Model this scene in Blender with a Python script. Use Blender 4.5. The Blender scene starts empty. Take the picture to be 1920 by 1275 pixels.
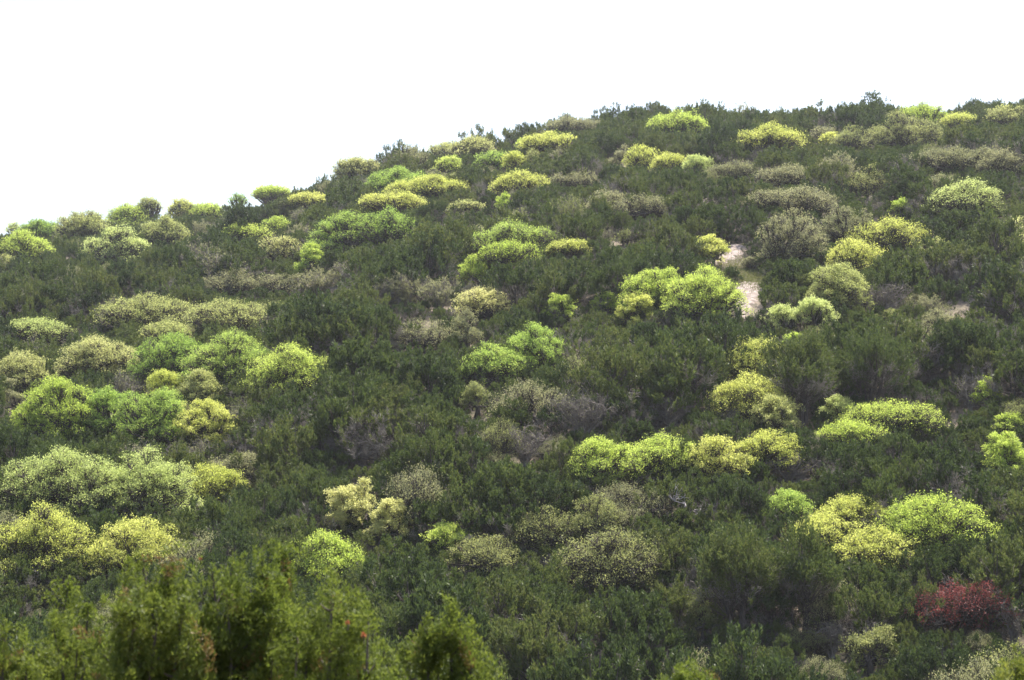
import bpy, math, numpy as np
from math import radians, sin, cos, pi

# ------------------------------------------------------------------ camera, world, sun, exposure
scn = bpy.context.scene
COL = scn.collection
F, CX, CY, PITCH = 4000.0, 960.0, 637.5, radians(5.0)
cam_d = bpy.data.cameras.new('camera'); cam = bpy.data.objects.new('camera', cam_d); COL.objects.link(cam)
cam_d.sensor_width = 36.0; cam_d.lens = 36.0 * F / 1920.0
cam_d.clip_start = 0.5; cam_d.clip_end = 20000
cam.location = (0, 0, 0); cam.rotation_euler = (radians(90) + PITCH, 0, 0)
cam_d.dof.use_dof = True; cam_d.dof.focus_distance = 230; cam_d.dof.aperture_fstop = 6.0
scn.camera = cam

SUN_EL, SUN_AZ = radians(63), radians(32)          # behind the hill, to the right
world = bpy.data.worlds.new('World'); scn.world = world; world.use_nodes = True
wn = world.node_tree; bg = wn.nodes['Background']
sky = wn.nodes.new('ShaderNodeTexSky'); sky.sky_type = 'NISHITA'; sky.sun_disc = False
sky.sun_elevation = SUN_EL; sky.sun_rotation = SUN_AZ
sky.dust_density = 3.5; sky.air_density = 1.0; sky.ozone_density = 1.0
wn.links.new(sky.outputs[0], bg.inputs[0]); bg.inputs[1].default_value = 0.145
sd = bpy.data.lights.new('sun', 'SUN'); sun = bpy.data.objects.new('sun', sd); COL.objects.link(sun)
sd.energy = 5.0; sd.angle = radians(0.5); sd.color = (1.0, 0.95, 0.86)
sun.rotation_euler = (radians(90) - SUN_EL, 0, pi - SUN_AZ)   # local +z points at the sun
scn.view_settings.view_transform = 'Standard'; scn.view_settings.look = 'None'
scn.view_settings.exposure = 1.0; scn.view_settings.gamma = 1.0
cy = scn.cycles
cy.max_bounces = 6; cy.diffuse_bounces = 3; cy.glossy_bounces = 1; cy.transmission_bounces = 3
cy.transparent_max_bounces = 4; cy.volume_bounces = 0; cy.use_denoising = True; cy.denoiser = 'OPENIMAGEDENOISE'; cy.denoising_input_passes = 'RGB_ALBEDO_NORMAL'; cy.denoising_prefilter = 'ACCURATE'
cy.caustics_reflective = False; cy.caustics_refractive = False; cy.sample_clamp_indirect = 6

rng = np.random.default_rng(11)

# ------------------------------------------------------------------ terrain
SKY_U = np.array([-2600, -600, 0, 100, 200, 420, 560, 640, 740, 850, 930, 1100, 1230, 1350, 1500, 1700, 1920, 2500, 4500.])
SKY_V = np.array([  640,  500, 448, 445, 428, 396, 380, 342, 318, 298, 275, 236, 224, 213, 214, 219, 228, 250, 330.])
def smooth_tab(u):
    s = 0
    for d, w in ((-60, .25), (0, .5), (60, .25)): s = s + w * np.interp(u + d, SKY_U, SKY_V)
    return s
def elev_tan(v): return np.tan(PITCH + np.arctan((CY - v) / F))
def nz(x, y):
    return (np.sin(x * .093 + 1.3 * np.sin(y * .041)) * np.cos(y * .077 + x * .031) * 1.1
            + np.sin(x * .043 - y * .033 + 2.) * 1.3 + np.sin(x * .21 + y * .17) * .18)
def ground(x, y):
    x = np.asarray(x, float); y = np.asarray(y, float)
    r = np.hypot(x, y); a = np.clip(np.where(y > 1, x / np.maximum(y, 1), np.sign(x) * 9), -.85, .85)
    u = CX + F * a * cos(PITCH)
    rc = np.interp(u, [-600, 200, 700, 1200, 1920, 2500], [440, 430, 400, 395, 400, 410])
    zc = rc * elev_tan(smooth_tab(u) + np.interp(u, [0, 500, 700, 900, 1200, 1920], [29, 28, 30, 28, 27, 33]))
    z0 = -17.0
    t = np.clip((r - 112) / (rc - 112), 0, 1)
    hill = z0 + (zc - z0) * (t + .10 * np.sin(pi * t))          # slightly convex
    # fold on the left: a near spur, a gully and the ridge behind it
    left = np.clip((640 - u) / 420, 0, 1); left = left * left * (3 - 2 * left)
    rs = np.interp(u, [-400, 0, 300, 640], [262, 270, 290, 320])
    hill = hill - left * 9.5 * np.exp(-((r - rs - 38) / 24) ** 2) + left * 1.5 * np.exp(-((r - rs) / 22) ** 2)
    near = np.interp(r, [0, 4, 9, 20, 45, 70, 90, 112, 118], [-1.75, -1.8, -3.2, -7.5, -15.5, -20.5, -20.8, -17.9, -17.0])
    far = zc + .02 * (r - rc) - np.where(r > rc + 60, .12 * (r - rc - 60), 0)
    far = np.maximum(far, -60)
    z = np.where(r < 112, near, np.where(r > rc, far, hill))
    return z + nz(x, y) * np.clip((r - 30) / 80, 0, 1) * np.clip((1500 - r) / 900, 0, 1)

def project(x, y, z):
    d = y * cos(PITCH) + z * sin(PITCH); up = -y * sin(PITCH) + z * cos(PITCH)
    return CX + F * x / d, CY - F * up / d
RS = np.arange(92, 470, .5)
def hit(u, v):
    """first ground point seen through photo position (u, v)"""
    dx = (u - CX) / F; dyc = (CY - v) / F
    dy = cos(PITCH) - dyc * sin(PITCH); dz = sin(PITCH) + dyc * cos(PITCH)
    x = dx / dy * RS; y = RS; z = dz / dy * RS
    k = np.nonzero(ground(x, y) >= z)[0]
    i = k[0] if len(k) else len(RS) - 60
    return x[i], y[i]
def hit_last(u, v):
    dx = (u - CX) / F; dyc = (CY - v) / F
    dy = cos(PITCH) - dyc * sin(PITCH); dz = sin(PITCH) + dyc * cos(PITCH)
    d = ground(dx / dy * RS, RS) - dz / dy * RS
    i = int(np.argmax(d[:640]))
    return dx / dy * RS[i], RS[i]

# ------------------------------------------------------------------ helpers
def tag(o, label=None, cat=None, group=None, kind=None):
    for k, v in (('label', label), ('category', cat), ('group', group), ('kind', kind)):
        if v: o[k] = v
    return o
def empty(name, loc, rz=0):
    o = bpy.data.objects.new(name, None); COL.objects.link(o); o.location = loc; o.rotation_euler = (0, 0, rz)
    o.empty_display_size = .2
    return o
def unit(a): return a / np.maximum(np.linalg.norm(a, axis=-1, keepdims=True), 1e-9)
class MB:
    def __init__(s): s.v = []; s.q = []; s.m = []; s.n = 0
    def add(s, v, q, m=0):
        s.v.append(np.asarray(v, np.float32).reshape(-1, 3)); q = np.asarray(q, np.int32).reshape(-1, 4)
        s.q.append(q + s.n); s.m.append(np.full(len(q), m, np.int32)); s.n += len(s.v[-1])
    def tube(s, p, r, sides=5, m=0):
        p = np.asarray(p, float); r = np.asarray(r, float); n = len(p)
        t = unit(np.gradient(p, axis=0)); ref = np.array([.31, .87, .17])
        a = unit(np.cross(t, ref)); b = np.cross(t, a)
        ang = np.arange(sides) * 2 * pi / sides
        ring = p[:, None] + r[:, None, None] * (np.cos(ang)[None, :, None] * a[:, None] + np.sin(ang)[None, :, None] * b[:, None])
        i = np.arange(n - 1)[:, None] * sides; j = np.arange(sides)[None]; k = (j + 1) % sides
        s.add(ring, np.stack([i + j, i + k, i + k + sides, i + j + sides], -1), m)
    def blades(s, c, d, L, W, m=0, side=None):
        """one four-cornered leaf or sprig per row: from c along unit d, length L, width W"""
        n = len(c)
        if n == 0: return
        L = np.broadcast_to(L, (n,))[:, None]; W = np.broadcast_to(W, (n,))[:, None]
        if side is None: side = unit(np.cross(d, rng.normal(size=(n, 3))))
        v = np.stack([c, c + .45 * L * d + .5 * W * side, c + L * d, c + .45 * L * d - .5 * W * side], 1)
        s.add(v, np.arange(4 * n).reshape(n, 4), m)
    def ribbon(s, p, w, m=0):
        """thin tapering twigs: p (n,k,3)"""
        n, k, _ = p.shape
        t = unit(np.gradient(p, axis=1)); sd = unit(np.cross(t, rng.normal(size=(n, 1, 3))))
        w = np.broadcast_to(w, (n, k))[..., None]
        v = np.stack([p - w * sd * .5, p + w * sd * .5], 2).reshape(n, 2 * k, 3)
        b = np.arange(n)[:, None] * 2 * k + np.arange(k - 1)[None] * 2
        s.add(v, np.stack([b, b + 1, b + 3, b + 2], -1), m)
    def mesh(s, name, mats):
        v = np.concatenate(s.v); q = np.concatenate(s.q); mi = np.concatenate(s.m)
        me = bpy.data.meshes.new(name)
        me.vertices.add(len(v)); me.vertices.foreach_set('co', v.ravel())
        me.loops.add(q.size); me.loops.foreach_set('vertex_index', q.ravel())
        me.polygons.add(len(q)); me.polygons.foreach_set('loop_start', np.arange(len(q), dtype=np.int32) * 4)
        for m in mats: me.materials.append(m)
        me.polygons.foreach_set('material_index', mi)
        me.update(calc_edges=True)
        return me
def part(name, me, parent):
    o = bpy.data.objects.new(name, me); COL.objects.link(o); o.parent = parent; return o
def copy_tree(root):
    r = root.copy(); COL.objects.link(r)
    for ch in root.children:
        c = ch.copy(); COL.objects.link(c); c.parent = r
    return r
def curve(a, b, bow, n=5, wob=.0):
    t = np.linspace(0, 1, n)[:, None]
    p = a * (1 - t) + b * t + bow * (4 * t * (1 - t)) * .5
    if wob: p[1:-1] += rng.normal(size=(n - 2, 3)) * wob
    return p

# ------------------------------------------------------------------ materials
def leaf_mat(name, stops, trans=.5, tmul=1.5, vary=.12, rough=.55, coat=.25, obj_rand=True, noise=.5):
    """stops: base colours met across leaves and trees"""
    m = bpy.data.materials.new(name); m.use_nodes = True; nt = m.node_tree; N = nt.nodes; L = nt.links
    N.clear()
    out = N.new('ShaderNodeOutputMaterial')
    geo = N.new('ShaderNodeNewGeometry'); oi = N.new('ShaderNodeObjectInfo'); tc = N.new('ShaderNodeTexCoord')
    no = N.new('ShaderNodeTexNoise'); no.inputs['Scale'].default_value = .9; no.inputs['Detail'].default_value = 2
    L.new(tc.outputs['Object'], no.inputs['Vector'])
    def math_(op, a, b):
        n = N.new('ShaderNodeMath'); n.operation = op
        for i, q in enumerate((a, b)):
            if isinstance(q, (int, float)): n.inputs[i].default_value = q
            else: L.new(q, n.inputs[i])
        return n.outputs[0]
    a = math_('MULTIPLY', geo.outputs['Random Per Island'], .42)
    b = math_('MULTIPLY', no.outputs['Fac'], noise)
    f = math_('ADD', a, b)
    if obj_rand: f = math_('ADD', f, math_('MULTIPLY', oi.outputs['Random'], .38 if obj_rand is True else obj_rand)); f = f if obj_rand is True else math_('SUBTRACT', f, .10)
    elif False: pass
    else: f = math_('ADD', f, .1)
    f = math_('SUBTRACT', f, .15)
    cr = N.new('ShaderNodeValToRGB'); L.new(f, cr.inputs[0])
    el = cr.color_ramp.elements
    while len(el) < len(stops): el.new(.5)
    for i, c in enumerate(stops):
        el[i].position = i / (len(stops) - 1); el[i].color = (*c, 1)
    pb = N.new('ShaderNodeBsdfPrincipled'); L.new(cr.outputs[0], pb.inputs['Base Color'])
    pb.inputs['Roughness'].default_value = rough; pb.inputs['Specular IOR Level'].default_value = coat
    hs = N.new('ShaderNodeHueSaturation'); hs.inputs['Value'].default_value = tmul; hs.inputs['Saturation'].default_value = 1.03
    hs.inputs['Hue'].default_value = .495
    L.new(cr.outputs[0], hs.inputs['Color'])
    tr = N.new('ShaderNodeBsdfTranslucent'); L.new(hs.outputs[0], tr.inputs[0])
    mx = N.new('ShaderNodeMixShader'); mx.inputs[0].default_value = trans
    L.new(pb.outputs[0], mx.inputs[1]); L.new(tr.outputs[0], mx.inputs[2]); L.new(mx.outputs[0], out.inputs[0])
    return m
def bark_mat(name, c1, c2, scale=6):
    m = bpy.data.materials.new(name); m.use_nodes = True; nt = m.node_tree; N = nt.nodes; L = nt.links
    pb = N['Principled BSDF']; no = N.new('ShaderNodeTexNoise'); tc = N.new('ShaderNodeTexCoord'); mp = N.new('ShaderNodeMapping')
    mp.inputs['Scale'].default_value = (1, 1, .25); no.inputs['Scale'].default_value = scale; no.inputs['Detail'].default_value = 4
    L.new(tc.outputs['Object'], mp.inputs[0]); L.new(mp.outputs[0], no.inputs[0])
    cr = N.new('ShaderNodeValToRGB'); cr.color_ramp.elements[0].color = (*c1, 1); cr.color_ramp.elements[1].color = (*c2, 1)
    cr.color_ramp.elements[0].position = .3; cr.color_ramp.elements[1].position = .7
    L.new(no.outputs['Fac'], cr.inputs[0]); L.new(cr.outputs[0], pb.inputs['Base Color'])
    pb.inputs['Roughness'].default_value = .9; pb.inputs['Specular IOR Level'].default_value = .2
    return m
M = {}
M['juniper'] = leaf_mat('juniper_foliage', [(.030, .045, .019), (.051, .078, .023), (.074, .108, .027), (.104, .134, .033), (.134, .150, .046)], .30, 1.6, obj_rand=.62)
M['juniper_grey'] = leaf_mat('juniper_dry_sprays', [(.14, .125, .105), (.21, .19, .165), (.27, .25, .22)], .25, 1.1)
M['juniper_near'] = leaf_mat('near_juniper_foliage', [(.055, .086, .018), (.092, .130, .023), (.132, .168, .031), (.19, .205, .046)], .46, 1.55, noise=.7)
M['juniper_brown'] = leaf_mat('near_juniper_cones', [(.18, .13, .04), (.26, .17, .06)], .3, 1.2)
M['orange'] = leaf_mat('orange_dead_sprig', [(.40, .15, .06), (.55, .24, .12)], .3, 1.0)
OAK = {
 'lime':   [(.24, .33, .055), (.32, .42, .080), (.40, .49, .11), (.47, .53, .15)],
 'green':  [(.15, .24, .050), (.22, .33, .068), (.31, .41, .095), (.41, .48, .13)],
 'yellow': [(.30, .34, .070), (.38, .43, .10), (.46, .49, .14), (.52, .52, .18)],
 'pale':   [(.29, .36, .11), (.37, .44, .15), (.45, .51, .20), (.52, .55, .26)],
 'olive':  [(.24, .28, .09), (.31, .35, .12), (.39, .41, .16), (.44, .44, .20)],
 'cream':  [(.38, .40, .14), (.46, .47, .19), (.52, .51, .23), (.54, .49, .26)],
}
for k, st in OAK.items(): M[k] = leaf_mat('oak_leaves_' + k, st, .60, 1.45, coat=.35)
M['tan'] = leaf_mat('tan_oak_leaves', [(.17, .195, .09), (.24, .255, .12), (.32, .32, .165), (.29, .32, .14)], .5, 1.3)
M['tanyellow'] = leaf_mat('ochre_oak_leaves', [(.19, .22, .08), (.27, .30, .11), (.35, .36, .14)], .5, 1.3)
M['red'] = leaf_mat('red_shrub_leaves', [(.12, .034, .030), (.18, .048, .042), (.25, .080, .066), (.18, .10, .08)], .4, 1.2)
M['bark'] = bark_mat('dark_oak_bark', (.045, .036, .030), (.12, .10, .085))
M['jbark'] = bark_mat('juniper_bark', (.05, .040, .035), (.15, .125, .11))
M['twig'] = bark_mat('grey_twigs', (.14, .122, .105), (.27, .24, .215), 3)
M['deadwood'] = bark_mat('weathered_deadwood', (.22, .20, .20), (.42, .39, .39), 5)

def ground_mat():
    m = bpy.data.materials.new('hillside_soil'); m.use_nodes = True; nt = m.node_tree; N = nt.nodes; L = nt.links
    pb = N['Principled BSDF']; tc = N.new('ShaderNodeTexCoord')
    a = N.new('ShaderNodeTexNoise'); a.inputs['Scale'].default_value = .25; a.inputs['Detail'].default_value = 6
    b = N.new('ShaderNodeTexNoise'); b.inputs['Scale'].default_value = 2.2; b.inputs['Detail'].default_value = 8; b.inputs['Roughness'].default_value = .7
    L.new(tc.outputs['Object'], a.inputs[0]); L.new(tc.outputs['Object'], b.inputs[0])
    r1 = N.new('ShaderNodeValToRGB'); r1.color_ramp.elements[0].color = (.10, .085, .05, 1); r1.color_ramp.elements[0].position = .35
    r1.color_ramp.elements[1].color = (.26, .205, .165, 1); r1.color_ramp.elements[1].position = .62
    L.new(a.outputs['Fac'], r1.inputs[0])
    r2 = N.new('ShaderNodeValToRGB'); r2.color_ramp.elements[0].color = (.45, .5, .42, 1); r2.color_ramp.elements[0].position = .38
    r2.color_ramp.elements[1].color = (1.25, 1.2, 1.15, 1); r2.color_ramp.elements[1].position = .66
    L.new(b.outputs['Fac'], r2.inputs[0])
    mx = N.new('ShaderNodeMix'); mx.data_type = 'RGBA'; mx.blend_type = 'MULTIPLY'; mx.inputs[0].default_value = 1
    L.new(r1.outputs[0], mx.inputs[6]); L.new(r2.outputs[0], mx.inputs[7]); L.new(mx.outputs[2], pb.inputs['Base Color'])
    bp = N.new('ShaderNodeBump'); bp.inputs['Strength'].default_value = .8; bp.inputs['Distance'].default_value = .25
    L.new(b.outputs['Fac'], bp.inputs['Height']); L.new(bp.outputs[0], pb.inputs['Normal'])
    pb.inputs['Roughness'].default_value = .95
    return m
M['ground'] = ground_mat()
def path_mat():
    m = bpy.data.materials.new('pale_limestone_trail'); m.use_nodes = True; nt = m.node_tree; N = nt.nodes; L = nt.links
    pb = N['Principled BSDF']; tc = N.new('ShaderNodeTexCoord')
    b = N.new('ShaderNodeTexNoise'); b.inputs['Scale'].default_value = 1.6; b.inputs['Detail'].default_value = 8
    L.new(tc.outputs['Object'], b.inputs[0])
    r = N.new('ShaderNodeValToRGB'); r.color_ramp.elements[0].color = (.17, .13, .105, 1); r.color_ramp.elements[0].position = .36
    r.color_ramp.elements[1].color = (.34, .28, .25, 1); r.color_ramp.elements[1].position = .56
    L.new(b.outputs['Fac'], r.inputs[0]); L.new(r.outputs[0], pb.inputs['Base Color'])
    bp = N.new('ShaderNodeBump'); bp.inputs['Strength'].default_value = .7; bp.inputs['Distance'].default_value = .15
    L.new(b.outputs['Fac'], bp.inputs['Height']); L.new(bp.outputs[0], pb.inputs['Normal'])
    pb.inputs['Roughness'].default_value = .95
    return m
M['path'] = path_mat()
M['grass'] = leaf_mat('spring_grass', [(.13, .15, .05), (.20, .22, .07), (.28, .27, .12)], .3, 1.2)
M['rock'] = bark_mat('limestone_rock', (.25, .21, .18), (.50, .43, .38), 2.5)

# ------------------------------------------------------------------ the setting
def grid_sheet(name, xs, ys, mat):
    X, Y = np.meshgrid(xs, ys); Z = ground(X, Y)
    b = MB(); i = (np.arange(len(ys) - 1)[:, None] * len(xs) + np.arange(len(xs) - 1)[None])
    b.add(np.stack([X, Y, Z], -1), np.stack([i, i + 1, i + 1 + len(xs), i + len(xs)], -1))
    me = b.mesh(name, [mat]); me.polygons.foreach_set('use_smooth', np.ones(len(me.polygons), bool))
    o = bpy.data.objects.new(name, me); COL.objects.link(o); return o
def axis(lo, hi, dense_lo, dense_hi, step):
    a = np.arange(dense_lo, dense_hi + .1, step)
    l = dense_lo - np.geomspace(step, dense_lo - lo, 24)[::-1]; r = dense_hi + np.geomspace(step, hi - dense_hi, 24)
    return np.concatenate([l, a, r])
tag(grid_sheet('hillside_ground', axis(-1600, 1600, -190, 190, 2.0), axis(-1200, 2200, -20, 500, 2.0), M['ground']), kind='structure')

def trail(pts, widths, name):
    """a ragged-edged strip of bare limestone laid on the slope"""
    P = np.array([hit(u, v) for u, v in pts]); n = 26
    t = np.linspace(0, len(P) - 1, n * (len(P) - 1)); k = np.arange(len(P))
    c = np.stack([np.interp(t, k, P[:, 0]), np.interp(t, k, P[:, 1])], 1)
    for _ in range(8): c[1:-1] = (c[:-2] + c[1:-1] * 2 + c[2:]) / 4
    w = np.interp(t, k, widths) * (1 + .22 * np.sin(t * 9.1) + .15 * np.sin(t * 23.7))
    d = unit(np.gradient(c, axis=0)); nrm = np.stack([-d[:, 1], d[:, 0]], 1)
    off = np.linspace(-.5, .5, 9)
    q = c[:, None] + nrm[:, None] * (off[None, :, None] * w[:, None, None])
    z = ground(q[..., 0], q[..., 1]) + .10 - .12 * (np.abs(off) > .49)[None]
    b = MB(); i = np.arange(len(c) - 1)[:, None] * 9 + np.arange(8)[None]
    b.add(np.concatenate([q, z[..., None]], -1), np.stack([i, i + 1, i + 10, i + 9], -1))
    me = b.mesh(name, [M['path']]); o = bpy.data.objects.new(name, me); COL.objects.link(o)
    tag(o, kind='structure'); return c
trail([(1388, 462), (1368, 476), (1345, 490), (1330, 497)], [1.6, 2.6, 2.4, 1.2], 'path')
trail([(1412, 532), (1402, 545), (1398, 562), (1396, 585), (1400, 600)], [2.0, 3.2, 2.0, 1.2, .8], 'path')

# ------------------------------------------------------------------ tree builders
def build_oak(name, w, d, h, zb, r, mat, dens=1.0, irr=.22, trunks=1):
    """spreading oak: crown w wide, d deep, from zb up to h; r = how far off it stands (sets leaf size)"""
    root = empty(name, (0, 0, 0)); hc = h - zb
    tb = MB(); lf = MB()
    leaf = max(.095, 1.1 * r / 2133)
    # a few overlapping domes of uneven height, each carrying its own lobes
    nd = int(np.clip(round(max(w / 3.0, w / (1.7 * hc))), 1, 4)); LC = []; LRS = []; lean = rng.uniform(-1, 1) * min(.3, irr)
    order = rng.permutation(nd)
    for q in range(-1, nd):
        fx = 0 if nd == 1 or q < 0 else (q / (nd - 1) - .5) * .62
        dw = w * (1 if nd == 1 or q < 0 else rng.uniform(.50, .68) * (1 if nd < 4 else .8)); dd = d * rng.uniform(.7, .95)
        if q < 0: dd = d
        top = zb + hc * (1.0 if nd == 1 else .95 if q < 0 else min(1.02, (1 - abs(2 * fx) ** 2.2 * .62) * rng.uniform(.88, 1.1)))
        bot = zb - .05 * hc
        if q < 0 and nd == 1: continue
        cxx, cyy = fx * w + rng.normal() * .03 * w, (0 if q < 0 else rng.uniform(-.24, .06) * d)
        nl = int(np.clip(dw * dd * .75 + 10, 12, 44)); k = np.arange(nl) + .5
        ph = k * 2.39996 + rng.uniform(0, 6); rad = np.clip(np.sqrt(k / nl) * 1.0 + rng.normal(size=nl) * .06, .03, 1.0)
        R = np.clip(.15 * dw, .40, .95) * rng.uniform(.6, 1.35, nl)
        zz = (1 - rad ** 2.5) ** .9 * rng.uniform(.92 - irr, 1.03, nl) * (1 + lean * rad * np.cos(ph))
        keep = (rng.random(nl) > .05 + irr * .5) | (k < 3); rad, ph, zz, R = rad[keep], ph[keep], zz[keep], R[keep] * (1 + irr * rng.uniform(-.6, .6, keep.sum()))
        LC.append(np.stack([cxx + rad * np.cos(ph) * (dw / 2 - R * .55), cyy + rad * np.sin(ph) * (dd / 2 - R * .5), bot + R * .6 + zz * np.maximum(top - bot - R * 1.5, .2)], 1)); LRS.append(R)
    nl = len(np.concatenate(LRS)); ne = nl // 5 + 2; ph2 = rng.uniform(0, 2 * pi, ne); rr2 = rng.uniform(.3, 1.0, ne)
    LC.append(np.stack([rr2 * np.cos(ph2) * w * .47, rr2 * np.sin(ph2) * d * .45, zb + hc * rng.uniform(-.12, .42, ne)], 1)); LRS.append(np.clip(.09 * w, .3, .8) * rng.uniform(.6, 1.2, ne))
    lc = np.concatenate(LC); LR = np.concatenate(LRS); lc[:, 2] = np.minimum(lc[:, 2], h - LR * .8)
    # stems and limbs
    tr = .035 * h + .02 * w
    for s in range(trunks):
        off = np.array([rng.normal() * .12 * w, rng.normal() * .1 * w, 0]) if s else np.zeros(3)
        fork = off * 1.4 + np.array([rng.normal() * .3, rng.normal() * .3, max(zb * .75, .25 * h)])
        tb.tube(curve(off + [0, 0, -.6], fork, rng.normal(size=3) * .12, 5, .04), np.linspace(tr * 1.25, tr * .8, 5), 7)
        mine = np.arange(len(lc)) % trunks == s
        for c, R in zip(lc[mine], LR[mine]):
            mid = fork + (c - fork) * .5 + np.array([0, 0, -.08 * np.linalg.norm(c[:2] - fork[:2])]) + rng.normal(size=3) * .15
            end = c + [0, 0, -.1 * R]
            p = np.concatenate([curve(fork, mid, rng.normal(size=3) * .2, 4, .05), curve(mid, end, rng.normal(size=3) * .25, 4, .06)[1:]])
            rr = np.linspace(tr * .5, tr * .10, len(p)); tb.tube(p, rr, 4)
            nb = 7
            dirs = unit(rng.normal(size=(nb, 3)) + [0, 0, .5]) * R * .9
            for q in dirs: tb.tube(curve(p[4] * .5 + p[-1] * .5, c + q, rng.normal(size=3) * .15, 4), np.linspace(tr * .14, .012, 4), 3)
    # leaves: clumps on the lobes, leaves in the clumps
    area = w * hc * .85; ntot = int(np.clip(dens * 5.2 * area / (leaf * leaf * .42), 900, 52000))
    wgt = LR ** 2 / np.sum(LR ** 2)
    for c, R, g in zip(lc, LR, wgt):
        nc = int(np.clip(24 * R * R / .36 / (max(leaf / .16, 1) ** 1.1), 10, 130)); dirs = unit(rng.normal(size=(nc, 3)) + [0, 0, .8])
        cl = c + dirs * R * np.where(rng.random((nc, 1)) < .12, 1.3, rng.uniform(.75, 1.05, (nc, 1))) * [1, 1, .80]
        cr = np.maximum(.24, leaf * 2.2) * rng.uniform(.7, 1.4, nc) * 1.1
        per = max(3, int(ntot * g / nc)); idx = np.repeat(np.arange(nc), per)
        o = unit(rng.normal(size=(len(idx), 3))) * rng.uniform(.15, 1, (len(idx), 1)) ** .6
        pos = cl[idx] + o * cr[idx][:, None] * [1, 1, .75]
        dr = unit(o * .7 + rng.normal(size=o.shape) * .8 + [0, 0, .12])
        s = leaf * rng.uniform(.6, 1.35, len(idx))
        lf.blades(pos, dr, s, s * .72)
        tw = cl[::3]; n3 = len(tw)
        tt = np.linspace(0, 1, 3)[None, :, None]
        lf_p = (c * .6 + cl.mean(0) * .4)[None, None] * (1 - tt) + tw[:, None] * tt + rng.normal(size=(n3, 3, 3)) * .04
        tb.ribbon(lf_p, np.array([.035, .025, .012]) * max(1, leaf / .16))
    part('trunk', tb.mesh('oak_trunk', [M['bark']]), root); part('crown', lf.mesh('oak_crown', [M[mat]]), root)
    return root

def build_twiggy(name, w, d, h, r, mat, wood='twig', leaves=1.0, upright=1.0, twigs=1.0, stem_r=.05):
    """airy many-stemmed crown: forking stems, a haze of twigs, sparse small leaves"""
    root = empty(name, (0, 0, 0)); tb = MB(); lf = MB()
    tw_w = max(.016, .30 * r / 2133); leaf = max(.075, 1.0 * r / 2133)
    ns = int(np.clip(4 + w, 5, 11)); ends = []
    for s in range(ns):
        a = s * 2.4 + rng.uniform(-.4, .4); sp = rng.uniform(.25, .8)
        e = np.array([cos(a) * w * .5 * sp, sin(a) * d * .5 * sp, h * rng.uniform(.55, .8) * (1 - .25 * sp * sp)])
        p0 = np.array([cos(a) * .15, sin(a) * .15, -.5])
        p = curve(p0, e, np.array([-cos(a) * .12 * w * upright, -sin(a) * .12 * w * upright, .0]), 7, .05)
        tb.tube(p, np.linspace(stem_r * (1 + .05 * h), stem_r * .3, 7), 5)
        for i in range(2, 7):
            for _ in range(3):
                q = p[i] + np.array([rng.normal() * .16 * w, rng.normal() * .16 * d, rng.uniform(.05, .28) * h])
                q[:2] *= min(1, .5 * w * .98 / (np.linalg.norm(q[:2]) + 1e-6)); q[2] = min(q[2], h)
                rr = np.linalg.norm(q[:2] / [w / 2, d / 2]); q[2] = min(q[2], h * (1 - .42 * rr ** 2.4))
                tb.tube(curve(p[i], q, rng.normal(size=3) * .08 * w, 5, .03), np.linspace(stem_r * .42, .010, 5), 3)
                ends.append((p[i], q))
    A = np.array([e[0] for e in ends]); B = np.array([e[1] for e in ends])
    nt_ = int(np.clip(twigs * 26 * w * h * (0.03 / tw_w) , 500, 5200)); i = rng.integers(0, len(A), nt_)
    t0 = rng.uniform(.25, 1, (nt_, 1)); st = A[i] * (1 - t0) + B[i] * t0
    dr = unit(rng.normal(size=(nt_, 3)) + np.array([0, 0, .9 * upright]) + unit(B[i] - A[i]) * .6)
    ln = rng.uniform(.3, .85, (nt_, 1)) * min(1, .25 + w * .15)
    ts = np.array([0, .5, 1])[None, :, None]
    P = st[:, None] + dr[:, None] * ln[:, None] * ts + rng.normal(size=(nt_, 3, 3)) * .03
    tb.ribbon(P, np.array([tw_w, tw_w * .8, tw_w * .4]))
    nlv = int(np.clip(leaves * 2.1 * w * h / (leaf * leaf * .5), 300, 12000)); j = rng.integers(0, nt_, nlv)
    # leaves gather on some twigs and leave others bare
    j = j[rng.random(nlv) < (.35 + .65 * (np.sin(st[j, 0] * 3.1 + 2) * np.sin(st[j, 2] * 3.7) * np.sin(st[j, 1] * 2.9) > -.1))]
    c = P[j, 2] * rng.uniform(.5, 1, (len(j), 1)) + P[j, 1] * 0; c = P[j, 1] + (P[j, 2] - P[j, 1]) * rng.uniform(-.4, 1.1, (len(j), 1)) + rng.normal(size=(len(j), 3)) * .05
    s = leaf * rng.uniform(.6, 1.3, len(j)); lf.blades(c, unit(rng.normal(size=c.shape)), s, s * .65)
    part('trunk', tb.mesh('shrub_wood', [M[wood]]), root); part('crown', lf.mesh('shrub_crown', [M[mat]]), root)
    return root

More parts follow.
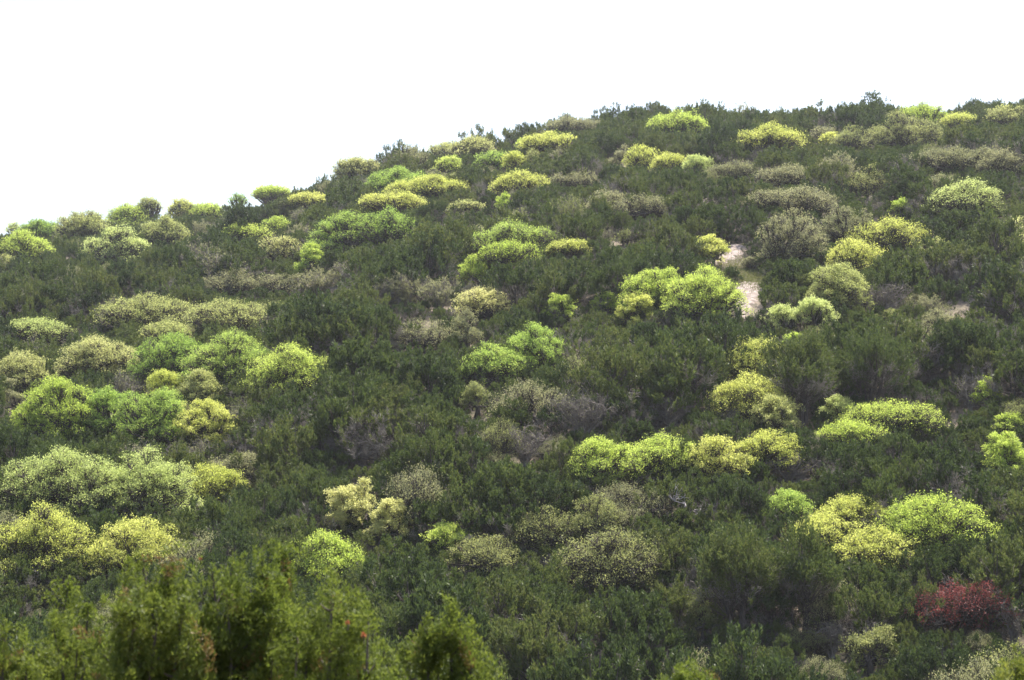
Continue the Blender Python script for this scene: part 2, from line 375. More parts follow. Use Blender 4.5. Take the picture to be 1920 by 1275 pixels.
def build_juniper(w, h, seed, skirt=.12, grey=.16, n_plumes=560):
    """rounded evergreen of upright feathery plumes on several fluted stems"""
    global rng
    keep = rng; rng = np.random.default_rng(seed)
    root = empty('juniper', (0, 0, 0)); tb = MB(); lf = MB()
    ns = int(rng.integers(4, 8)); cs = []
    for s in range(ns):
        a = s * 2.4 + rng.uniform(-.5, .5); rr = 0 if s == 0 else rng.uniform(.16, .32) * w
        ht = h * (1 if s == 0 else rng.uniform(.66, .95)); cs.append((cos(a) * rr, sin(a) * rr, ht, rng.uniform(.27, .37) * w))
        top = np.array([cos(a) * rr, sin(a) * rr, ht * .86])
        tb.tube(curve(np.array([cos(a) * .12, sin(a) * .12, -.5]), top, np.array([cos(a), sin(a), 0]) * .25, 7, .05), np.linspace(.13, .02, 7) * h / 5, 5)
    for x0, y0, ht, R in cs:
        # boughs first: lumps over the stem's outline, each carrying a bunch of upright plumes
        nbg = max(6, int(n_plumes / ns / 7 * (R / (.3 * w)) ** 2)); zlo = h * skirt
        tb_ = rng.uniform(0, 1, nbg) ** .8; ab = rng.uniform(0, 2 * pi, nbg)
        prof = np.sqrt(np.clip(1 - (np.abs(tb_ - .42) / .62) ** 2.2, 0.02, 1)) * rng.uniform(.7, 1.1, nbg)
        bc = np.stack([x0 + R * prof * np.cos(ab), y0 + R * prof * np.sin(ab), zlo + tb_ * (ht - zlo) * .94], 1)
        n = nbg * 7; bi = np.repeat(np.arange(nbg), 7); t = tb_[bi]; z = bc[bi, 2]
        c = bc[bi] + rng.normal(size=(n, 3)) * [.17, .17, .15] * h / 5 - [0, 0, .35]
        out = np.stack([np.cos(ab[bi]), np.sin(ab[bi]), np.zeros(n)], 1) * (1.0 - t)[:, None] * 1.0
        d = unit(out + [0, 0, 1.0] + rng.normal(size=(n, 3)) * .25)
        PL = rng.uniform(.40, .85, n) * h / 5.2; PW = rng.uniform(.07, .14, n) * h / 5.2
        per = 26; i = np.repeat(np.arange(n), per); m = len(i); u = rng.uniform(0, 1, m)
        side = unit(np.cross(d[i], rng.normal(size=(m, 3)))); wdt = PW[i] * (1.05 - u ** 1.4) * rng.uniform(.1, 1.0, m)
        pos = c[i] + d[i] * (PL[i] * u)[:, None] + side * wdt[:, None]
        dr = unit(d[i] * 1.0 + side * .5 + rng.normal(size=(m, 3)) * .2)
        mi = (rng.random(nbg)[bi] * .6 + rng.random(n) * .4 < np.clip(grey * 1.6 + .62 - 1.15 * t, grey * .35, .8))[i]
        L = rng.uniform(.13, .27, m); Wd = rng.uniform(.055, .095, m)
        lf.blades(pos[~mi], dr[~mi], L[~mi], Wd[~mi])
        lf.blades(pos[mi][::2], unit(dr[mi][::2] + rng.normal(size=(len(pos[mi][::2]), 3)) * .5), L[mi][::2] * 1.7, Wd[mi][::2] * .38, 1)
        # limbs from the stem to every few plumes
        for q_ in range(0, n, 4):
            st = np.array([x0 * .8, y0 * .8, max(.2, z[q_] * .62 - .2)])
            tb.tube(curve(st, c[q_], np.array([0, 0, -.12]), 4), np.linspace(.028, .010, 4), 3)
    part('trunk', tb.mesh('juniper_trunk', [M['jbark']]), root)
    part('crown', lf.mesh('juniper_crown', [M['juniper'], M['juniper_grey']]), root)
    rng = keep
    return root

# ------------------------------------------------------------------ the trees the photo lets one single out
# kind, crown box in the photo (x0, y0, x1, y1), leaf colour, label (up to ten words)
FEAT = [
 ('O', 0,433,92,482,'lime','yellow green oak cut by the photo\'s left edge, skyline'),
 ('O', 40,410,106,445,'green','mid green oak rounding above the skyline at far left'),
 ('S', 8,414,44,440,'pale','thin pale oak peeping over the skyline, leftmost of all'),
 ('O', 107,393,207,448,'olive','long yellowish oak along the skyline, low and flat'),
 ('O', 205,378,277,428,'lime','domed yellow green oak where the left skyline steps up'),
 ('S', 256,366,302,396,'olive','see-through little oak against the sky, umbrella shaped'),
 ('S', 313,363,364,408,'yellow','skyline oak with a visible forked trunk, left ridge'),
 ('O', 355,377,418,406,'lime','low lime oak just right of the forked skyline oak'),
 ('O', 163,421,278,497,'pale','pale oak with three stepped tiers, upper left slope'),
 ('O', 265,399,351,462,'olive','olive rounded oak leaning on the pale stepped oak'),
 ('S', 425,361,465,382,'green','tiny green oak nicking the skyline above dark junipers'),
 ('S', 474,345,546,370,'lime','airy flat oak seen through to sky on left ridge'),
 ('O', 543,359,616,384,'yellow','flat bright yellow oak just under the ridge line'),
 ('O', 424,414,500,448,'lime','left of the twin small limes in dark gully trees'),
 ('O', 493,402,543,432,'lime','right of the twin small limes in dark gully trees'),
 ('S', 490,434,568,486,'olive','ragged small oak below the twin small limes'),
 ('O', 553,452,612,505,'lime','small lime oak tucked under the wide green oak'),
 ('O', 598,388,715,470,'green','wide green oak, left half, upper left of the hill'),
 ('O', 680,387,787,450,'green','wide green oak, right half, brightest at its right tip'),
 ('T', 393,497,485,555,'tan','brown round oak with dark stems on the left spur'),
 ('T', 482,502,560,552,'tan','brown airy oak next along the left spur'),
 ('T', 552,500,642,552,'tan','brown straggling oak at the spur\'s right end'),
 ('O', 204,546,362,612,'olive','long olive yellow oak on the spur, left of centre'),
 ('O', 362,552,505,618,'olive','domed straw yellow oak on the spur, small cap on top'),
 ('O', 18,591,126,635,'pale','pale green flat oak in dark junipers near left edge'),
 ('O', 272,594,358,640,'olive','small straw dome above the biggest green oak'),
 ('O', 123,623,258,706,'olive','straw and lime oak left of the biggest green oak'),
 ('O', 0,652,98,722,'olive','dull olive oak touching the left edge, mid height'),
 ('T', 0,712,56,775,'tan','brown oak at the left edge under the dull olive'),
 ('O', 257,619,392,704,'green','biggest green oak clump, its left dome'),
 ('O', 365,612,512,712,'green','biggest green oak clump, its middle dome'),
 ('O', 468,636,621,732,'lime','biggest green oak clump, its yellower right dome'),
 ('O', 272,688,350,745,'yellow','yellow oak squeezed between two large green clumps'),
 ('O', 335,690,418,750,'olive','dull pale oak squeezed between two large green clumps'),
 ('O', 34,700,172,832,'lime','tall lime oak, left part of lower green clump'),
 ('O', 150,705,255,825,'green','rich green oak in the middle of lower green clump'),
 ('O', 230,718,352,830,'green','rich green oak, right part of lower green clump'),
 ('O', 338,733,438,832,'yellow','yellow oak closing the lower green clump on its right'),
 ('O', 22,833,215,955,'pale','wide pale silvery oak dome low on the left'),
 ('O', 195,830,362,965,'pale','pale oak dome with several dark stems showing'),
 ('O', 335,858,447,935,'yellow','yellow oak shoulder sloping down right of pale domes'),
 ('O', 0,944,187,1070,'yellow','large yellow oak dome behind foreground junipers'),
 ('O', 178,955,335,1070,'yellow','ragged yellow oak just right of large yellow dome'),
 ('T', 388,832,492,915,'tan','brown twiggy oak right of the yellow oak shoulder'),
 ('S', 627,289,712,332,'olive','airy pale oak standing against sky, mid ridge'),
 ('S', 803,258,862,295,'olive','airy oak breaking the skyline left of ridge bend'),
 ('O', 848,250,926,292,'olive','yellowish oak dome on skyline at ridge bend'),
 ('O', 692,308,802,362,'green','green dome topping the upper left yellow group'),
 ('O', 728,326,866,368,'yellow','long yellow oak in the upper left yellow group'),
 ('O', 694,355,797,392,'yellow','lowest yellow oak in the upper left yellow group'),
 ('O', 818,286,869,322,'lime','small lime oak right above the long yellow oak'),
 ('O', 892,276,952,314,'green','green half of the small two-tone pair below ridge'),
 ('O', 943,282,990,314,'yellow','yellow half of the small two-tone pair below ridge'),
 ('O', 930,314,1019,358,'yellow','yellow oak in dark trees, twin-peaked, upper centre'),
 ('O', 930,360,962,388,'lime','tiny lime bush under the twin-peaked yellow oak'),
 ('O', 966,260,992,277,'lime','tiny lime bush left of the long straw oak'),
 ('O', 988,243,1081,282,'yellow','long straw yellow oak near ridge, upper centre'),
 ('T', 1030,215,1130,248,'tan','brown thin oak along the ridge above straw oak'),
 ('S', 843,371,908,397,'olive','thin pale oak strip above the silver green oak'),
 ('O', 1226,198,1324,252,'lime','round lime oak high on the ridge, upper centre right'),
 ('O', 1174,267,1240,312,'yellow','yellow oak dome, left of three on upper slope'),
 ('O', 1225,278,1288,318,'yellow','yellow oak dome, middle of three on upper slope'),
 ('O', 1278,288,1336,320,'pale','pale flat oak, right of three on upper slope'),
 ('O', 888,412,1030,466,'green','silver green wide oak near the middle of the slope'),
 ('O', 902,445,1009,494,'lime','bright lime oak right under the silver green oak'),
 ('O', 860,478,918,528,'lime','lime oak drooping at lower left of bright lime oak'),
 ('O', 1027,442,1104,476,'yellow','small flat-topped yellow oak right of silver green oak'),
 ('T', 1143,268,1178,312,'tan','small brown oak with dark trunk, left of yellow domes'),
 ('T', 1042,320,1128,350,'tan','flat brown oak right of twin-peaked yellow oak'),
 ('T', 1152,357,1262,410,'tan','grey brown spreading oak in upper centre junipers'),
 ('T', 1150,430,1198,455,'tanyellow','small ochre oak right of the flat-topped yellow oak'),
 ('T', 712,512,792,578,'tan','brown haze of an oak at centre left, left one'),
 ('T', 780,514,864,582,'tan','brown haze of an oak at centre left, right one'),
 ('T', 732,588,852,658,'tan','tan spreading oak below the pair of brown ones'),
 ('T', 846,578,908,656,'tan','tan oak between tan spreading one and green oak'),
 ('O', 868,530,956,590,'cream','creamy yellow round oak in the middle of the hill'),
 ('O', 1386,229,1493,278,'yellow','brilliant yellow green oak below the right-hand ridge'),
 ('O', 1689,190,1767,236,'lime','bright green oak dome on right-hand skyline'),
 ('O', 1768,210,1834,240,'yellow','yellow oak right of the skyline green dome'),
 ('O', 1858,194,1922,238,'olive','straw oak cut by right edge at the skyline'),
 ('T', 1630,212,1768,285,'tanyellow','wide olive brown oak with bare dark limbs, upper right'),
 ('T', 1565,226,1650,284,'tanyellow','left wing of wide olive brown oak, upper right'),
 ('T', 1520,232,1592,268,'tan','brown thin oak left of the wide olive one'),
 ('O', 1534,249,1578,270,'yellow','tiny yellow bush below brown thin oak, upper right'),
 ('T', 1728,268,1862,325,'tan','low brown oak spread under yellow oak, upper right'),
 ('T', 1838,275,1925,332,'tan','brown oak at right edge, upper right'),
 ('T', 1362,180,1424,206,'tan','brown twiggy oak poking above the ridge'),
 ('T', 1338,304,1424,332,'tan','flat brown oak above the dark juniper block'),
 ('T', 1428,303,1522,348,'tan','silvery brown oak on the upper right slope'),
 ('T', 1398,345,1562,402,'tan','silvery brown sweep of oak below upper right slope'),
 ('T', 1588,304,1660,372,'tanyellow','ochre brown oak with yellow tufts, upper right'),
 ('O', 1746,332,1870,400,'pale','pale bright oak with dark hollow, right upper slope'),
 ('O', 1668,371,1712,404,'lime','small lime puff left of the pale hollow oak'),
 ('O', 1596,406,1736,464,'yellow','yellow oak bar slanting on the right slope, top piece'),
 ('O', 1556,440,1656,506,'yellow','yellow oak bar slanting on right slope, middle piece'),
 ('O', 1522,482,1624,572,'olive','yellow oak bar slanting on right slope, lowest piece'),
 ('T', 1424,378,1532,500,'tan','large grey brown oak above the trail, dark trunks'),
 ('T', 1524,372,1624,470,'tan','grey brown oak right beside large one above trail'),
 ('O', 1302,437,1366,484,'yellow','small yellow oak left of the upper trail piece'),
 ('O', 1180,488,1290,578,'lime','light lime oak left of the trail, ragged crown'),
 ('O', 1262,488,1384,592,'lime','light lime oak overhanging the trail, widest there'),
 ('O', 1155,544,1232,606,'yellow','yellow oak low left of the light lime pair'),
 ('O', 1103,546,1162,584,'lime','lime wisp behind junipers left of light lime pair'),
 ('O', 1017,546,1082,596,'lime','small bright lime oak right of creamy round oak'),
 ('O', 948,597,1057,690,'green','deep green oak in the centre, higher right crown'),
 ('O', 874,632,988,712,'green','deep green glossy oak in the centre, lower left crown'),
 ('T', 852,705,930,778,'tanyellow','pale ochre shrub oak under the deep green centre oak'),
 ('G', 1018,722,1162,830,'twig','bare grey fan-shaped tree with dark forked trunk'),
 ('O', 1437,568,1504,612,'pale','pale yellow oak right below the trail'),
 ('O', 1492,553,1568,608,'pale','pale lime oak right of the trail foot'),
 ('O', 1352,624,1474,712,'yellow','yellow oak dome left of the great dark juniper'),
 ('O', 1452,622,1518,694,'lime','lime oak half hidden behind the great dark juniper'),
 ('O', 1333,692,1470,775,'yellow','yellow drooping oak left of bare soil, right centre'),
 ('O', 1408,738,1500,800,'olive','dull green shrub oak beneath yellow drooping oak'),
 ('O', 1538,741,1606,782,'pale','small pale tier atop the right-hand lime group'),
 ('O', 1594,743,1742,806,'lime','widest lime oak of the right-hand lime group'),
 ('O', 1538,782,1646,830,'lime','lowest lime oak of the right-hand lime group'),
 ('O', 1074,812,1192,898,'lime','bright lime oak below the bare grey fan tree'),
 ('O', 1178,807,1308,880,'lime','bright lime oak middle of the low centre row'),
 ('O', 1286,806,1402,888,'yellow','yellow oak with thin trunk, low centre row'),
 ('O', 1382,796,1492,874,'yellow','yellow oak at right end of low centre row'),
 ('O', 1858,774,1925,806,'lime','small lime oak at right edge, upper of two'),
 ('O', 1843,803,1930,888,'lime','lime oak at right edge, larger lower of two'),
 ('O', 1434,911,1517,968,'green','small fresh green oak left of the brilliant group'),
 ('O', 1536,924,1664,984,'yellow','brilliant yellow oak, upper left of lower right group'),
 ('O', 1656,913,1836,1030,'lime','brilliant lime oak, biggest dome of lower right group'),
 ('O', 1488,955,1612,1024,'yellow','brilliant yellow oak, left tip of lower right group'),
 ('O', 1578,980,1712,1058,'yellow','brilliant yellow oak, lowest of lower right group'),
 ('T', 1052,915,1158,1018,'tanyellow','upright ochre oak with feathery top, low centre'),
 ('T', 1045,980,1245,1114,'tanyellow','spreading ochre oak with fine twigs, low centre'),
 ('T', 955,940,1080,1040,'tanyellow','dull ochre oak left of the upright ochre one'),
 ('T', 1288,1088,1342,1205,'tanyellow','narrow ochre oak beside the dark trunk hollow'),
 ('R', 1706,1070,1884,1192,'red','round shrub in brick red leaf at lower right'),
 ('G', 1518,1160,1606,1230,'twig','bare lilac grey shrub at bottom, right of hollow'),
 ('T', 1582,1156,1696,1268,'tanyellow','ochre leafy shrub at bottom, left of red shrub'),
 ('O', 610,890,716,988,'cream','cream yellow oak low left of centre, larger one'),
 ('O', 686,928,778,1015,'cream','cream yellow oak low left of centre, smaller one'),
 ('O', 542,985,672,1085,'lime','fresh lime oak above foreground juniper tips'),
 ('O', 796,977,884,1030,'lime','small fresh lime tuft, low centre left'),
 ('T', 844,985,962,1085,'tanyellow','faint ochre oak right of small lime tuft'),
 ('G', 620,800,730,880,'twig','lilac grey bare shrub above cream yellow oaks'),
 ('G', 1868,1120,1935,1210,'twig','grey bare thicket right of red shrub'),
 ('G', 1600,520,1720,590,'twig','silver grey shrub right of the yellow slanting bar'),
 ('G', 1700,640,1790,720,'twig','silver grey twiggy tree right of great dark juniper'),
 ('G', 1430,850,1540,905,'twig','grey bare shrub below the low centre row'),
 ('G', 1780,690,1860,770,'twig','grey bare tree near right edge, mid height'),
 ('G', 1212,735,1300,800,'twig','lilac bare shrub right of the grey fan tree'),
 ('G', 930,790,1040,870,'twig','lilac bare shrub left of the grey fan tree'),
 ('T', 60,1090,130,1140,'tanyellow','ochre shrub behind leftmost foreground juniper'),
 ('S', 1820,700,1880,760,'lime','lime sprinkle of leaves among dark trunks, right edge'),
 ('J', 1448,618,1560,800,'big','great dark juniper with exposed forking trunk'),
 ('J', 1560,620,1700,770,'big','great dark juniper, broad crown right of forked one'),
 ('J', 1320,985,1450,1215,'big','tall dark juniper over the black trunk hollow, left'),
 ('J', 1440,990,1570,1200,'big','tall dark juniper over the black trunk hollow, right'),
 ('J', 1590,300,1590,300,'skip',''),
]
FEAT = [f for f in FEAT if f[5] != 'skip']
PROT = []            # crown boxes that nearer trees must leave in view: (x0,y0,x1,y1,dist)
OPEN = [(1340, 455, 1392, 498, 300, .04), (1384, 504, 1430, 582, 255, .03), (1480, 740, 1530, 800, 175, .1), (1770, 540, 1830, 600, 240, .25),
        (1755, 765, 1810, 800, 180, .3), (1250, 935, 1360, 985, 150, .1), (1372, 1110, 1432, 1185, 131, .2)]
TREES = []           # everything placed: dict(x, y, r, w, h, u, v, ...)
KIND = {'O': ('oak_tree', 'oak', 'bright spring oaks on the hillside'), 'S': ('oak_tree', 'oak', 'bright spring oaks on the hillside'),
        'T': ('scrub_oak', 'scrub oak', 'brown budding oaks on the hillside'), 'G': ('bare_shrub', 'bare shrub', 'bare grey shrubs on the hillside'),
        'R': ('red_shrub', 'shrub', None), 'J': ('juniper', 'juniper', 'dark junipers on the hillside')}
def place_feature(f):
    global rng
    k, x0, y0, x1, y1, colr, label = f
    rng = np.random.default_rng(int(x0 * 7 + y0 * 13))
    uc = (x0 + x1) / 2; wpx = x1 - x0; hpx = y1 - y0
    vb = y1 + (6 + .20 * min(wpx, 110) if k in 'OS' else (6 if k in 'TGR' else 4))
    # the base stands where the ground shows at vb; behind the crest it is taken on the crest itself
    x, y = hit(uc, vb)
    if y > 440: x, y = hit_last(uc, vb)
    r = math.hypot(x, y); z = float(ground(x, y)); _, vg = project(x, y, z)
    m = r / F; w = wpx * m; h = max((vg - y0) * m, 1.2); zb = max(h - hpx * m * 1.08, .12 * h)
    n, cat, grp = KIND[k]
    if k == 'O': o = build_oak(n, w * 1.07, max(w * 1.05, 2.2), h, zb, r, colr, 1.0, trunks=2 if w > 6.5 else 1)
    elif k == 'S': o = build_oak(n, w, max(w * .7, 2), h, zb, r, colr, .38)
    elif k == 'T' and label.find('haze') < 0 and label.find('straggl') < 0 and y0 > 200: o = build_oak(n, w * 1.1, max(w * .85, 2), h, zb, r, colr, .50, trunks=2, irr=.5)
    elif k == 'T': o = build_twiggy(n, w * 1.1, max(w * .85, 2), h, r, colr, leaves=2.6, stem_r=.07)
    elif k == 'R': o = build_oak(n, w * 1.1, w * .9, h, .15 * h, r, colr, .36, trunks=3, irr=.5)
    elif k == 'G': o = build_twiggy(n, w * 1.05, w * .8, h, r, 'tan', leaves=.06, twigs=1.5, upright=1.4, wood='twig', stem_r=.09)
    elif k == 'J': o = build_juniper(w * 1.0, h * .98, int(x0), skirt=.34 if y1 < 900 else .42, grey=.15, n_plumes=900); 
    o.location = (x, y, z); tag(o, label, cat, grp)
    PROT.append((x0 + .08 * wpx, y0, x1 - .08 * wpx, y0 + (.93 if k != 'J' else .9) * hpx, r, (.02 if k == 'R' else .06)))
    TREES.append(dict(x=x, y=y, r=r, w=w, h=h, feat=label, box=(x0, y0, x1, y1)))
for f in FEAT: place_feature(f)
for b in OPEN: PROT.append(b)

# ------------------------------------------------------------------ juniper cover
rng = np.random.default_rng(5)
PROTOS = [(5.2, 5.0, 101, .02, .14), (4.8, 4.6, 102, .05, .24), (5.8, 4.8, 103, .0, .12), (4.4, 5.6, 104, .06, .18), (5.2, 4.0, 105, .0, .30),
          (6.2, 5.4, 106, .08, .15), (4.0, 4.4, 107, .02, .12), (5.6, 4.4, 108, .03, .42)]
cand = []
r = 92.0
while r < 425:
    sp = 4.5 if r < 200 else 4.8
    half = .30 if r < 330 else .29
    n = int(2 * half * r / sp)
    for i in range(n):
        a = -half + 2 * half * (i + .5 + rng.uniform(-.42, .42)) / n; rr = r + rng.uniform(-.42, .42) * sp
        cand.append((a * rr, rr))
    r += sp * .92
cand = np.array(cand); cz = ground(cand[:, 0], cand[:, 1]); cr_ = np.hypot(cand[:, 0], cand[:, 1])
PA = np.array([p[:6] for p in PROT], float); TA = np.array([(t['x'], t['y'], t['w']) for t in TREES])
J = []
for (x, y), z, r in zip(cand, cz, cr_):
    k = int(rng.integers(0, 8)); s = float(np.clip(rng.normal(1.12, .26), .55, 1.6)) * float(np.interp(r, [350, 385], [1, .72])); rot = rng.uniform(0, 2 * pi)
    d = np.hypot(TA[:, 0] - x, TA[:, 1] - y)
    if np.any(d < .22 * TA[:, 2] + .6): continue
    for att in range(5):
        w = PROTOS[k][0] * s; h = PROTOS[k][1] * s; m = F / r
        u, v = project(x, y, z); bx0, bx1 = u - .45 * w * m, u + .45 * w * m; by0, by1 = v - h * m * .95, v
        ox = np.minimum(PA[:, 2], bx1) - np.maximum(PA[:, 0], bx0); oy = np.minimum(PA[:, 3], by1) - np.maximum(PA[:, 1], by0)
        ov = np.where((ox > 0) & (oy > 0) & (PA[:, 4] > r), ox * oy, 0) / ((PA[:, 2] - PA[:, 0]) * (PA[:, 3] - PA[:, 1]))
        if np.all(ov < PA[:, 5]): break
        s *= .80
    else: continue
    if s < .3: continue
    J.append(dict(x=x, y=y, z=z, r=r, k=k, s=s, rot=rot, w=w, h=h, u=u, v=v, box=(bx0, by0, bx1, by1)))
# a low row right along the crest
for uu in np.arange(-500, 2450, 15.):
    rc = float(np.interp(uu, [-600, 200, 700, 1200, 1920, 2500], [440, 430, 400, 395, 400, 410])) - rng.uniform(0, 6); a = (uu - CX) / F / cos(PITCH)
    y = rc * cos(math.atan(a)); x = y * a; z = float(ground(x, y)); k = int(rng.integers(0, 8)); s = rng.uniform(.40, .68); w, h = PROTOS[k][0] * s * 1.1, PROTOS[k][1] * s
    u, v = project(x, y, z); m = F / rc
    J.append(dict(x=x, y=y, z=z, r=rc, k=k, s=s, rot=rng.uniform(0, 6.28), w=w, h=h, u=u, v=v, box=(u - .45 * w * m, v - h * m * .95, u + .45 * w * m, v)))
# close the canopy: wherever bare slope would still show, one more tree of a size that leaves the landmark crowns in view
gap = np.ones((320, 480), bool); GY, GX = np.mgrid[0:320, 0:480]
def cover(b, f=.86):
    x0, y0, x1, y1 = [q / 4 for q in b]; i0, i1, k0, k1 = max(0, int(y0)), min(320, int(y1) + 1), max(0, int(x0)), min(480, int(x1) + 1)
    if i1 > i0 and k1 > k0:
        gap[i0:i1, k0:k1] &= ((GX[i0:i1, k0:k1] - (x0 + x1) / 2) / ((x1 - x0) / 2 * f + .1)) ** 2 + ((GY[i0:i1, k0:k1] - (y0 + y1) / 2) / ((y1 - y0) / 2 * f + .1)) ** 2 > 1
for j in J: cover(j['box'])
for t in TREES: cover(t['box'])
for b in OPEN: gap[int(b[1] / 4):int(b[3] / 4), int(b[0] / 4):int(b[2] / 4)] = False
skyline = smooth_tab(np.arange(480) * 4.) + 8
gap &= (GY * 4) > skyline[None]
added = 0
for it in range(3000):
    g = np.argwhere(gap)
    if len(g) < 300: break
    gy, gx = g[rng.integers(0, len(g))] * 4 + 2; k = int(rng.integers(0, 8)); ok = False
    for s in (1.2, .95, .75, .58, .42):
        s = s * rng.uniform(.9, 1.1)
        _x, _y = hit(gx, gy); m = F / math.hypot(_x, _y); h = PROTOS[k][1] * s; w = PROTOS[k][0] * s
        x, y = hit(gx, gy + .45 * h * m)
        r = math.hypot(x, y); m = F / r; z = float(ground(x, y)); u, v = project(x, y, z)
        bx0, bx1 = u - .45 * w * m, u + .45 * w * m; by0, by1 = v - h * m * .95, v
        ox = np.minimum(PA[:, 2], bx1) - np.maximum(PA[:, 0], bx0); oy = np.minimum(PA[:, 3], by1) - np.maximum(PA[:, 1], by0)
        ov = np.where((ox > 0) & (oy > 0) & (PA[:, 4] > r), ox * oy, 0) / ((PA[:, 2] - PA[:, 0]) * (PA[:, 3] - PA[:, 1]))
        if np.all(ov < PA[:, 5] * 1.2) and r < 430: ok = True; break
    if not ok: gap[gy // 4, gx // 4] = False; continue
    added += 1; b = (bx0, by0, bx1, by1); cover(b)
    J.append(dict(x=x, y=y, z=z, r=r, k=k, s=s, rot=rng.uniform(0, 2 * pi), w=w, h=h, u=u, v=v, box=b))
print('FILL', added, 'gap left', int(gap.sum()))
# how much of each juniper the photo shows: fill a coarse picture from the front to the back
cov = np.zeros((320, 480), bool); YY, XX = np.mgrid[0:320, 0:480]
allt = sorted([(j['r'], j['box'], j) for j in J] + [(t['r'], t['box'], None) for t in TREES], key=lambda q: q[0])
for r_, b, j in allt:
    x0, y0, x1, y1 = [q / 4 for q in b]
    i0, i1, k0, k1 = max(0, int(y0)), min(320, int(y1) + 1), max(0, int(x0)), min(480, int(x1) + 1)
    n = 0
    if i1 > i0 and k1 > k0:
        cxx, cyy = (x0 + x1) / 2, (y0 + y1) / 2
        el = ((XX[i0:i1, k0:k1] - cxx) / ((x1 - x0) / 2 + .1)) ** 2 + ((YY[i0:i1, k0:k1] - cyy) / ((y1 - y0) / 2 + .1)) ** 2 < 1
        sub = cov[i0:i1, k0:k1]; n = int(np.sum(el & ~sub)); sub |= el
    if j is not None: j['vis'] = n
OTHER = []
def field(x, y): return np.sin(x * .11 + 1.7) * np.sin(y * .083 + x * .04) + .5 * np.sin(x * .29 - y * .21)
for j in list(J):
    q = field(j['x'], j['y']) + rng.normal() * .75
    if j['vis'] > 3 and j['r'] > 120 and (q > 1.32 or (q < -1.55 and j['r'] > 165)): j['sp'] = 'tan' if q > 0 else 'grey'; OTHER.append(j); J.remove(j)
OTHER.sort(key=lambda j: -j['vis'])
J.sort(key=lambda j: -j['vis'])
NI = 296
protos = [build_juniper(w, h, sd_, sk, g) for w, h, sd_, sk, g in PROTOS]
used = [False] * 8
GRPJ = 'dark junipers on the hillside'
# labels: the juniper standing nearest to each side of a landmark tree is named after it
slots = []
for i, j in enumerate(J[:NI]):
    jx, jy = (j['box'][0] + j['box'][2]) / 2, (j['box'][1] + j['box'][3]) / 2
    for t in TREES:
        x0, y0, x1, y1 = t['box']; dx = jx - (x0 + x1) / 2; dy = jy - (y0 + y1) / 2; hx, hy = (x1 - x0) / 2, (y1 - y0) / 2
        gx = max(abs(dx) - hx, 0); gy = max(abs(dy) - hy, 0); d = math.hypot(gx, gy)
        hor = 'left of' if dx < 0 else 'right of'; ver = 'above' if dy < 0 else 'below'
        a, b = abs(dx) / (hx + 18), abs(dy) / (hy + 18)
        side = hor if a > 2 * b else ver if b > 2 * a else ver + ' and ' + hor
        slots.append((d, i, side, t['feat']))
slots.sort(key=lambda q: q[0]); name_of = {}; taken = set()
for d, i, side, ft in slots:
    if d > 260: break
    if i in name_of or (side, ft) in taken or len(('dark juniper ' + side + ' the ' + ft).split()) > 16: continue
    name_of[i] = 'dark juniper ' + side + ' the ' + ft; taken.add((side, ft))
for i, j in enumerate(J[:NI]):
    p = protos[j['k']]
    if used[j['k']]: o = copy_tree(p)
    else: o = p; used[j['k']] = True
    o.location = (j['x'], j['y'], j['z'] - .1); o.rotation_euler = (0, 0, j['rot']); o.scale = (j['s'],) * 3
    if i in name_of: lab = name_of[i]; g = GRPJ
    else:
        jx = (j['box'][0] + j['box'][2]) / 2; jy = (j['box'][1] + j['box'][3]) / 2
        hz_ = 'left' if jx < 640 else ('middle' if jx < 1280 else 'right'); vt = 'upper' if jy < 500 else ('central' if jy < 850 else 'lower')
        lab = 'dark juniper lost in the closed canopy of the hill\'s ' + vt + ' ' + hz_ + ' part'; g = 'unbroken juniper canopy, ' + vt + ' ' + hz_
    tag(o, lab, 'juniper', g)

# browner and greyer neighbours scattered through the junipers
TP = [(build_oak('scrub_oak', 5.4, 4.8, 4.4, 1.1, 230, m_, .55, trunks=2, irr=.5), 5.4, 4.4) for m_ in ('tan', 'tanyellow', 'olive', 'tan')] + \
     [(build_twiggy('scrub_oak', 5, 4.6, 4.2, 230, m_, leaves=1.5, stem_r=.06), 5.0, 4.2) for m_ in ('tan', 'tanyellow', 'tan')]
GP = [(build_twiggy('bare_shrub', 4.8, 4.4, 4.0, 220, 'tan', leaves=.10 + .2 * q, twigs=1.5, upright=1.3, stem_r=.07), 4.8, 4.0) for q in range(3)]
TPN = [(build_oak('scrub_oak', 6.8, 6.0, 4.2, .8, 165, m_, .42, trunks=2, irr=.5), 6.0, 4.2) for m_ in ('tanyellow', 'tan')]
first = set()
slots = []
for i, j in enumerate(OTHER):
    jx, jy = (j['box'][0] + j['box'][2]) / 2, (j['box'][1] + j['box'][3]) / 2
    for t in TREES:
        x0, y0, x1, y1 = t['box']; dx = jx - (x0 + x1) / 2; dy = jy - (y0 + y1) / 2; hx, hy = (x1 - x0) / 2, (y1 - y0) / 2
        gx = max(abs(dx) - hx, 0); gy = max(abs(dy) - hy, 0)
        if abs(dx) / hx > abs(dy) / hy: side = 'left of' if dx < 0 else 'right of'
        else: side = 'above' if dy < 0 else 'below'
        slots.append((math.hypot(gx, gy), i, side, t['feat']))
slots.sort(key=lambda q: q[0]); other_name = {}; taken2 = set()
for d, i, side, ft in slots:
    sp = OTHER[i]['sp']
    if d > 260 or i in other_name or (sp, side, ft) in taken2 or len(ft.split()) > 10: continue
    other_name[i] = ('dull scrub oak ' if sp == 'tan' else 'grey shrub ') + side + ' the ' + ft; taken2.add((sp, side, ft))
